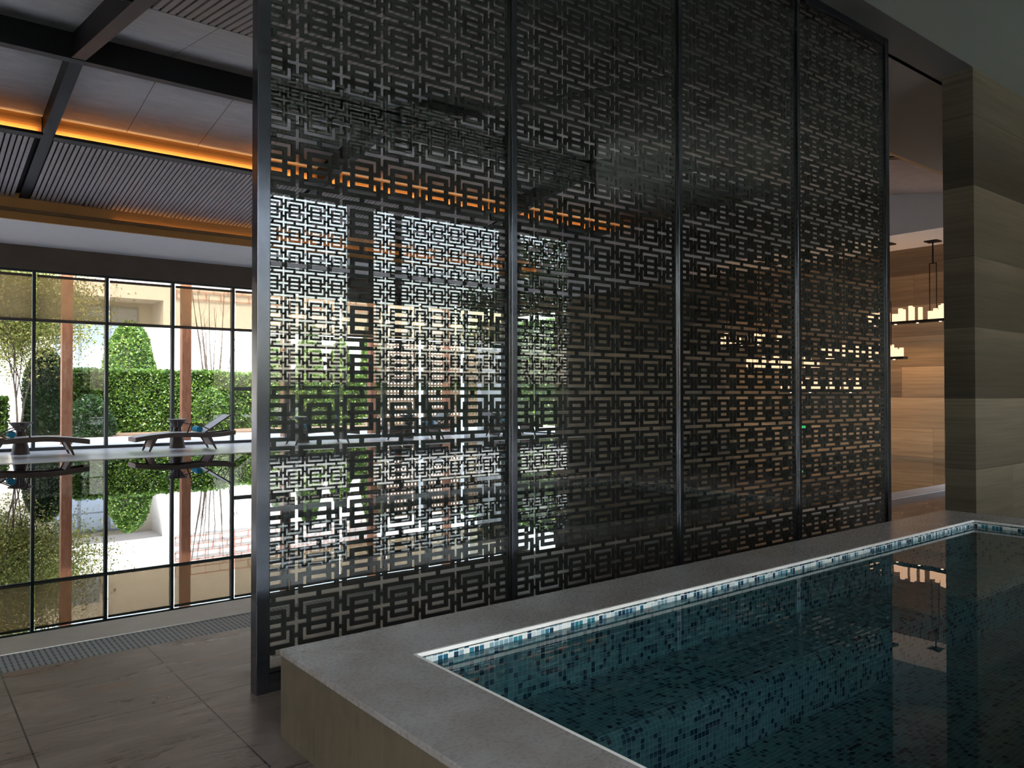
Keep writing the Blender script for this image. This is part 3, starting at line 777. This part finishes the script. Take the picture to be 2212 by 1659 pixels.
for i, (pa, pb_, py, X, lab) in enumerate((
        (1868, 2058, 694, 16.1, 'candle chandelier in the gap beside the stone pier, highest of the row'),
        (1770, 1957, 774, 15.7, 'lower candle chandelier whose end shows just right of the screen'),
        (1689, 1860, 843, 15.35, 'lowest candle chandelier seen through the fourth lattice panel'),
        (1612, 1770, 797, 15.7, 'candle chandelier behind the last lattice mullion'),
        (1550, 1695, 741, 16.1, 'candle chandelier seen through the third lattice panel'))):
    ya, yb_ = yx(pb_, X), yx(pa, X)
    chandelier(X, ya, yb_, zz((pa+pb_)/2, py, X), 3+i, lab)

# exit sign low on the end wall
ys, zs_ = yx(1737, XE), zz(1737, 925, XE)
ex = tag(empty('exit_sign', (XE-.03, ys, zs_)), 'small green running-figure exit sign low on the end wall', 'sign')
B(0, .03, -.17, .17, -.075, .075).build('sign_body', M['signdark'], ex)
B(-.003, 0, -.16, .16, -.065, .065).build('sign_face', M['green'], ex)
m = MB(); xq = -.006
def stick(a, b, w): m.bar((xq, a[0], a[1]), (xq, b[0], b[1]), .004, w)
m.lathe([(.011, -.011), (.011, .011)], 10, (xq, .05, .040)); stick((.05, .028), (.042, -.005), .02); stick((.042, -.005), (.07, -.025), .012); stick((.07, -.025), (.06, -.05), .011)
stick((.042, -.005), (.02, -.03), .012); stick((.02, -.03), (.028, -.055), .01); stick((.05, .022), (.022, .012), .009); stick((.05, .022), (.075, .005), .009)
stick((-.02, 0), (-.11, 0), .014); stick((-.11, 0), (-.075, .03), .012); stick((-.11, 0), (-.075, -.03), .012)
m.build('running_figure', M['signwhite'], ex)

# ------------------------------------------------------------------ garden
g = MB().box(-40, 60, YW+.12, 90, -.3, -.03)
struct(g.build('floor_garden', M['gravel']), 'pale gravel ground of the garden', 'ground')
def leaves(n, fn, size, squash=1.0):
    P = fn(n); k = len(P)
    a = rng.normal(size=(k, 3)); a /= np.linalg.norm(a, axis=1)[:, None]
    b = rng.normal(size=(k, 3)); b -= (b*a).sum(1)[:, None]*a; b /= np.linalg.norm(b, axis=1)[:, None]
    s = size*rng.uniform(.6, 1.3, size=(k, 1))
    v = np.empty((k, 4, 3)); v[:, 0] = P-a*s; v[:, 1] = P-b*s*.5; v[:, 2] = P+a*s; v[:, 3] = P+b*s*.5
    return v.reshape(-1, 3)
def leaf_obj(name, verts, mat, parent=None):
    me = bpy.data.meshes.new(name); k = len(verts)//4
    me.vertices.add(len(verts)); me.vertices.foreach_set('co', verts.astype(np.float32).ravel())
    me.loops.add(k*4); me.loops.foreach_set('vertex_index', np.arange(k*4, dtype=np.int32))
    me.polygons.add(k); me.polygons.foreach_set('loop_start', np.arange(0, k*4, 4, dtype=np.int32)); me.polygons.foreach_set('loop_total', np.full(k, 4, dtype=np.int32))
    me.materials.append(mat); me.update(calc_edges=True); me.validate()
    o = bpy.data.objects.new(name, me); COL.objects.link(o)
    if parent: o.parent = parent
    return o
def box_pts(lx, ly, lz, shell=.16, lump=.12):
    def fn(n):
        f = rng.choice(5, size=n, p=[.42, .12, .12, .26, .08]); P = rng.uniform(size=(n, 3))*np.array([lx, ly, lz])-np.array([lx/2, ly/2, 0])
        d = rng.exponential(.05, size=n)
        lumpv = lump*(np.sin(P[:, 0]*3.1+P[:, 2]*2.3)+np.sin(P[:, 0]*7.7-P[:, 2]*4.1)*.6+rng.normal(size=n)*.3)*.5
        P[f == 0, 1] = (-ly/2+d+lumpv)[f == 0]; P[f == 1, 0] = (-lx/2+d+lumpv)[f == 1]; P[f == 2, 0] = (lx/2-d-lumpv)[f == 2]
        P[f == 3, 2] = (lz-d+lumpv*.8)[f == 3]; P[f == 4, 1] = (ly/2-d)[f == 4]
        P[:, 2] = np.maximum(P[:, 2], .03); return P
    return fn
def hedge(x, y, lx, ly, lz, n, label, mat='leaf', size=.055, name='hedge'):
    root = tag(empty(name, (x, y, -.03)), label, 'hedge' if name == 'hedge' else 'shrub')
    leaf_obj('foliage', leaves(n, box_pts(lx, ly, lz), size), M[mat], root)
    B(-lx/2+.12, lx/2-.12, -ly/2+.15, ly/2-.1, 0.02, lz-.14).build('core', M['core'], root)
    return root
def dome(x, y, r, h, n, label, mat='leaf', size=.05, power=2.2, name='shrub', z0=0, cat='shrub'):
    root = tag(empty(name, (x, y, -.03)), label, cat)
    def fn(n):
        t = rng.uniform(size=n)**.8; a = rng.uniform(0, 2*math.pi, n)
        prof = np.clip(1-t**power, 0, 1)**.5
        rr = r*prof*(1-rng.exponential(.06, n))*(1+.07*np.sin(a*5+t*9))
        return np.stack([rr*np.cos(a), rr*np.sin(a), z0+t*h+rng.normal(size=n)*.03], 1)
    V_ = leaves(n, fn, size); V_[:, 2] = np.maximum(V_[:, 2], .02)
    leaf_obj('foliage', V_, M[mat], root)
    prof = [(r*.86*max(0, 1-(q/8)**power)**.5, z0+.02+q/8*h*.95) for q in range(9)]; prof[-1] = (.01, prof[-1][1])
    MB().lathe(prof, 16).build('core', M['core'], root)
    if z0 > .1: MB().tube([(0, 0, 0), (0, 0, z0+.1)], .06, 8).build('trunk', M['bark'], root)
    return root
def gx(px, Y):
    t = (px-1106)/1699; return Y*(.6211+.7837*t)/(.7837-.6211*t)
YH = 28.8
xa, xb = gx(168, YH), gx(492, YH)
hedge((xa+xb)/2, YH+.6, xb-xa, 1.2, 2.12, 30000, 'long clipped green hedge in the garden behind the copper columns')
xa2, xb2 = gx(516, YH), gx(800, YH)
hedge((xa2+xb2)/2, YH+1.2, xb2-xa2, 1.2, 2.1, 14000, 'clipped hedge right of the pale gap, partly behind the screen post')
hedge(gx(30, YH)-1.6, YH+.3, gx(75, YH)-gx(-160, YH), 1.4, 1.25, 12000, 'low loose yellow-green hedge at the left edge of the garden', 'leaf', .06)
dome(gx(103, YH-.3), YH+.2, .62, 2.75, 9000, 'dark columnar shrub left of the copper column', 'leafd', .05, 5, 'shrub')
dome(gx(280, 34.5), 34.5, 1.08, 3.95, 12000, 'dome-topped clipped bush rising behind the long hedge', 'leaf', .06, 2.6, 'clipped_bush', .3)
dome(gx(190, YH-1.1), YH-1.35, .75, 1.25, 5000, 'loose spreading shrub in front of the long hedge beside the left copper column', 'leafd', .055, 2.0)
dome(gx(455, YH-.6), YH-.6, .6, 1.5, 3500, 'bushy green shrub in front of the hedge end by the right copper column', 'leaf', .055, 3.0)
for q, (px, h_) in enumerate(((600, 3.4), (668, 4.4), (735, 3.6), (806, 4.8))):
    dome(gx(px, 33), 33, .66, h_, 7000, ['round green bush behind the screen nearest its left post', 'tall green bush behind the first lattice panel', 'mid-height green bush behind the first lattice panel', 'tallest green bush behind the first lattice panel'][q], 'leaf', .07, 2.4, 'garden_bush', .2)
def tree(x, y, h, n, label, mat, spread, seed, dense=.5, leafsize=.06, name='tree'):
    rr = random.Random(seed); root = tag(empty(name, (x, y, -.03)), label, 'tree')
    m = MB(); tips = []
    def branch(p, d, L, r_, lev):
        pts = [p]; q = Vector(p); dd = Vector(d)
        for k in range(4):
            dd = (dd+Vector((rr.uniform(-.14, .14), rr.uniform(-.14, .14), rr.uniform(-.02, .1)))).normalized(); q = q+dd*L/4; pts.append(tuple(q))
        m.tube(pts, [r_*(1-.14*k) for k in range(5)], 6)
        if lev >= 3: tips.append((pts[-1], L)); tips.append((pts[2], L)); return
        if lev >= 2: tips.append((pts[-1], L))
        for k in range(3 if lev else 4):
            a = rr.uniform(0, 2*math.pi); sp = rr.uniform(.35, .75)*spread
            nd = (dd+Vector((math.cos(a)*sp, math.sin(a)*sp, rr.uniform(-.05, .3)))).normalized()
            branch(pts[rr.choice([2, 3, 4])], nd, L*rr.uniform(.6, .8), r_*.55, lev+1)
    for k in range(2):
        branch((rr.uniform(-.1, .1), rr.uniform(-.1, .1), 0), (rr.uniform(-.2, .2), rr.uniform(-.2, .2), 1), h*.42, .038, 0)
    m.build('trunk', M['bark'], root)
    if n:
        T = np.array([t[0] for t in tips]); 
        def fn(n):
            i = rng.integers(0, len(T), n); return T[i]+rng.normal(size=(n, 3))*dense
        V_ = leaves(n, fn, leafsize); V_[:, 2] = np.maximum(V_[:, 2], .3)
        leaf_obj('foliage', V_, M[mat], root)
    return root
tree(gx(38, 27.2), 27.2, 5.6, 42000, 'airy tree with sparse yellow-green leaves at the left edge', 'leafy', .8, 5, .55, .045)
tree(gx(-120, 33.5), 33.5, 7.0, 8000, 'taller thin-leaved tree beyond the airy tree at the left', 'leafy', .9, 8, .35, .05)
# bare shrub : multi stem twigs
bs = tag(empty('bare_shrub', (gx(462, 32), 32, -.03)), 'leafless multi-stemmed shrub against the white wall', 'shrub')
m = MB(); rr = random.Random(4)
for k in range(13):
    a = rr.uniform(-1, 1); tx = a*1.0; ty = rr.uniform(-.4, .4); h = rr.uniform(3.6, 5.6)
    pts = [(a*.15, 0, 0)]+[(a*.15+(tx-a*.15)*(q/5)**1.1+rr.uniform(-.05, .05), ty*q/5, h*q/5) for q in range(1, 6)]
    m.tube(pts, [.034-.005*q for q in range(6)], 5)
    for _ in range(2):
        q = rr.randint(2, 4); p = pts[q]; m.tube([p, (p[0]+rr.uniform(-.4, .4), p[1], p[2]+.6), (p[0]+rr.uniform(-.5, .5), p[1], p[2]+1.1)], [.008, .006, .003], 4)
m.build('stem', M['bark'], bs)
# soil bed under the hedge
struct(B(-8, 20, 26.9, 32, -.03, .0).build('floor_planting_bed', M['soil']), 'brown planting bed under the hedges', 'ground')
# copper columns
clabs = ['copper-clad garden column at the left, between the first two mullions', 'copper-clad garden column left of the screen post, beside the reclining lounger', 'copper-clad column hidden behind the screen post side of the lattice', 'copper-clad column seen through the first lattice panel', 'copper-clad column next to the pale corner wall', 'copper-clad column outside the left edge of view']
for k, X in enumerate((3.68, 6.70, 9.70, 12.72, 15.7, .66)):
    c = tag(empty('copper_column', (X, 23.6, -.03)), clabs[k], 'column', 'copper columns outside the garden windows')
    B(-.125, .125, -.125, .125, 0, 5.2).build('shaft', M['copper'], c, bevel=.006)
# canopy over the columns' heads would shade the walk: slim edge beam only
trim(B(-6, XE+1, 23.45, 23.75, 5.17, 5.45), M['copper'], 'copper-clad edge beam carried by the garden columns', 'beam')

# white building beyond the garden
YB = 45.0
bd = tag(empty('white_building', (8, YB, 0)), 'white two-storey building with blue-grey glazing beyond the hedge', 'building')
def bb(name, mat, *a):
    x0, x1, y0, y1, z0, z1 = a; return B(x0-8, x1-8, y0-YB, y1-YB, z0, z1).build(name, M[mat], bd)
xr = gx(352, YB)
bb('upper_wall', 'bwhite', -22, xr, YB, YB+3, 6.35, 8.0)
bb('upper_window', 'bglass', -22, gx(225, YB), YB+.9, YB+1.3, 8.0, 9.6)
bb('wall', 'bwhite', xr, 30, YB, YB+3, 0, 7.9)
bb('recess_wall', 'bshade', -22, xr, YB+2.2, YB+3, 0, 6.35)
bb('parapet', 'bwhite', -22, 30, YB+1.3, YB+1.7, 8.0, 10.6)
wnx = [gx(p, YB+2.1) for p in (120, 172, 236, 298)]
for k in range(3):
    f = bb('window', 'bframe', wnx[k], wnx[k+1], YB+2.12, YB+2.2, 2.2, 6.1)
    xa_, xb_ = wnx[k]+.08, wnx[k+1]-.08
    B(xa_-8, xb_-8, 2.08, 2.12, 2.3, 5.0).build('pane', M['bglass'], f)
    B(xa_-8, xb_-8, 2.08, 2.12, 5.1, 6.0).build('pane', M['bglass'], f)
tl = MB()
xa_ = gx(378, YB)-8
rr = random.Random(2)
nx_, nz_ = 30, 5
for j in range(nz_+1): tl.box(xa_, xa_+12, -.12, -.06, 6.5+j*.42, 6.54+j*.42)
for i in range(nx_+1):
    for j in range(nz_):
        if (i+j) % 2 == 0 or rr.random() < .25: tl.box(xa_+i*.4, xa_+i*.4+.04, -.12, -.06, 6.5+j*.42, 6.5+(j+1)*.42)
tl.build('trellis', M['redline'], bd)
# perforated timber fence at the right, seen through the lattice
def perforated(x, y, W, H, label):
    root = tag(empty('perforated_fence', (x, y, -.03)), label, 'fence', 'perforated timber fence panels')
    p = .15; hole = .075; nx = int(W/p); nz = int(H/p)
    xs = []; 
    m = MB()
    for i in range(nx+1): m.box(i*p-(p-hole)/2, i*p+(p-hole)/2, 0, .03, 0, nz*p+.03)
    for j in range(nz+1):
        for i in range(nx): m.box(i*p+(p-hole)/2, (i+1)*p-(p-hole)/2, .001, .029, max(0, j*p-(p-hole)/2), j*p+(p-hole)/2)
    m.build('panel', M['ftimber'], root)
    B(nx*p+.05, nx*p+.25, -.03, .08, 0, H+.1).build('post', M['steel'], root)
for k, lab in enumerate(('perforated timber fence panel nearest the copper column behind the lattice', 'middle perforated timber fence panel behind the lattice', 'perforated timber fence panel nearest the pale corner wall')):
    perforated(14.3+k*1.95, 26.0, 1.68, 3.3, lab)
tag(B(15.72, 17.0, 21.5, 21.75, -.03, 3.75).build('garden_wall_stub', M['bwhite']), 'bright white wall stub outside the corner of the garden windows', 'wall')
hedge(22.0, 25.5, 1.2, 11.0, 4.4, 16000, 'tall hedge outside the corner opening of the end wall', 'leaf', .08)

# courtyard behind the camera (mirrored in the screen glass)
struct(B(-20, 40, -40, -2.9, -.3, -.03).build('floor_courtyard', M['paving']), 'pale courtyard paving outside the spa room', 'ground')
hedge(7, -9.5, 26, 1.2, 1.5, 16000, 'courtyard hedge mirrored in the screen glass', 'leaf', .09)
for q, (tx, ty) in enumerate(((15.5, -12), (20.5, -12.5), (28., -15), (-9., -12))):
    tree(tx, ty, 6, 4500, ['courtyard tree nearest the camera side', 'courtyard tree second from the camera side', 'courtyard tree third from the camera side', 'courtyard tree farthest along the hedge'][q], 'leafd', .9, 20+q, .35, .09)

# ------------------------------------------------------------------ light
w = bpy.data.worlds.new('sky'); scene.world = w; w.use_nodes = True
nt = w.node_tree; nt.nodes.clear()
out = nt.nodes.new('ShaderNodeOutputWorld'); bg = nt.nodes.new('ShaderNodeBackground'); sky = nt.nodes.new('ShaderNodeTexSky')
sky.sky_type = 'NISHITA'; sky.sun_disc = False; sky.sun_elevation = R(52); sky.sun_rotation = R(205); sky.air_density = 1.2; sky.dust_density = 4.0; sky.ozone_density = 1.0
hs = nt.nodes.new('ShaderNodeHueSaturation'); hs.inputs['Saturation'].default_value = .7
nt.links.new(sky.outputs[0], hs.inputs['Color']); nt.links.new(hs.outputs[0], bg.inputs[0]); bg.inputs[1].default_value = .75
nt.links.new(bg.outputs[0], out.inputs[0])
sl = bpy.data.lights.new('sun', 'SUN'); sl.energy = 4.2; sl.color = (1, .95, .86); sl.angle = R(1.5)
so = bpy.data.objects.new('sun', sl); COL.objects.link(so)
so.rotation_euler = Vector((-.40, -.75, 1.12)).to_track_quat('Z', 'Y').to_euler()
def portal(name, c, sx, sy, rot):
    l = bpy.data.lights.new(name, 'AREA'); l.shape = 'RECTANGLE'; l.size = sx; l.size_y = sy; l.cycles.is_portal = True
    o = bpy.data.objects.new(name, l); COL.objects.link(o); o.location = c; o.rotation_euler = rot
portal('portal_garden', ((XL+XE)/2, YW+.15, 2.1), XE-XL, 4.1, (R(-90), 0, 0))
portal('portal_court', (2.6, -2.95, 1.95), 15.5, 3.8, (R(90), 0, 0))

# ------------------------------------------------------------------ camera and view
cam = bpy.data.cameras.new('camera'); co = bpy.data.objects.new('camera', cam); COL.objects.link(co)
cam.sensor_width = 36; cam.lens = 1699/2212*36; cam.clip_start = .05; cam.clip_end = 300
yaw = math.atan2(2144, 1699)-math.pi/2
pitch = math.atan(20.5/1699)
co.location = (0, 0, 1.3)
co.matrix_world = Matrix.Translation((0, 0, 1.3)) @ Matrix.Rotation(yaw, 4, 'Z') @ Matrix.Rotation(math.pi/2+pitch, 4, 'X') @ Matrix.Rotation(R(-.06), 4, 'Z')
scene.camera = co
scene.view_settings.view_transform = 'Standard'; scene.view_settings.look = 'None'; scene.view_settings.gamma = 1
scene.view_settings.use_curve_mapping = False
scene.view_settings.exposure = 1.15
c = scene.cycles
c.use_denoising = True; c.max_bounces = 8; c.diffuse_bounces = 4; c.glossy_bounces = 4; c.transmission_bounces = 4; c.transparent_max_bounces = 16; c.use_adaptive_sampling = True; c.adaptive_threshold = .04
c.sample_clamp_indirect = 6; c.caustics_reflective = True; c.caustics_refractive = False; c.blur_glossy = .3
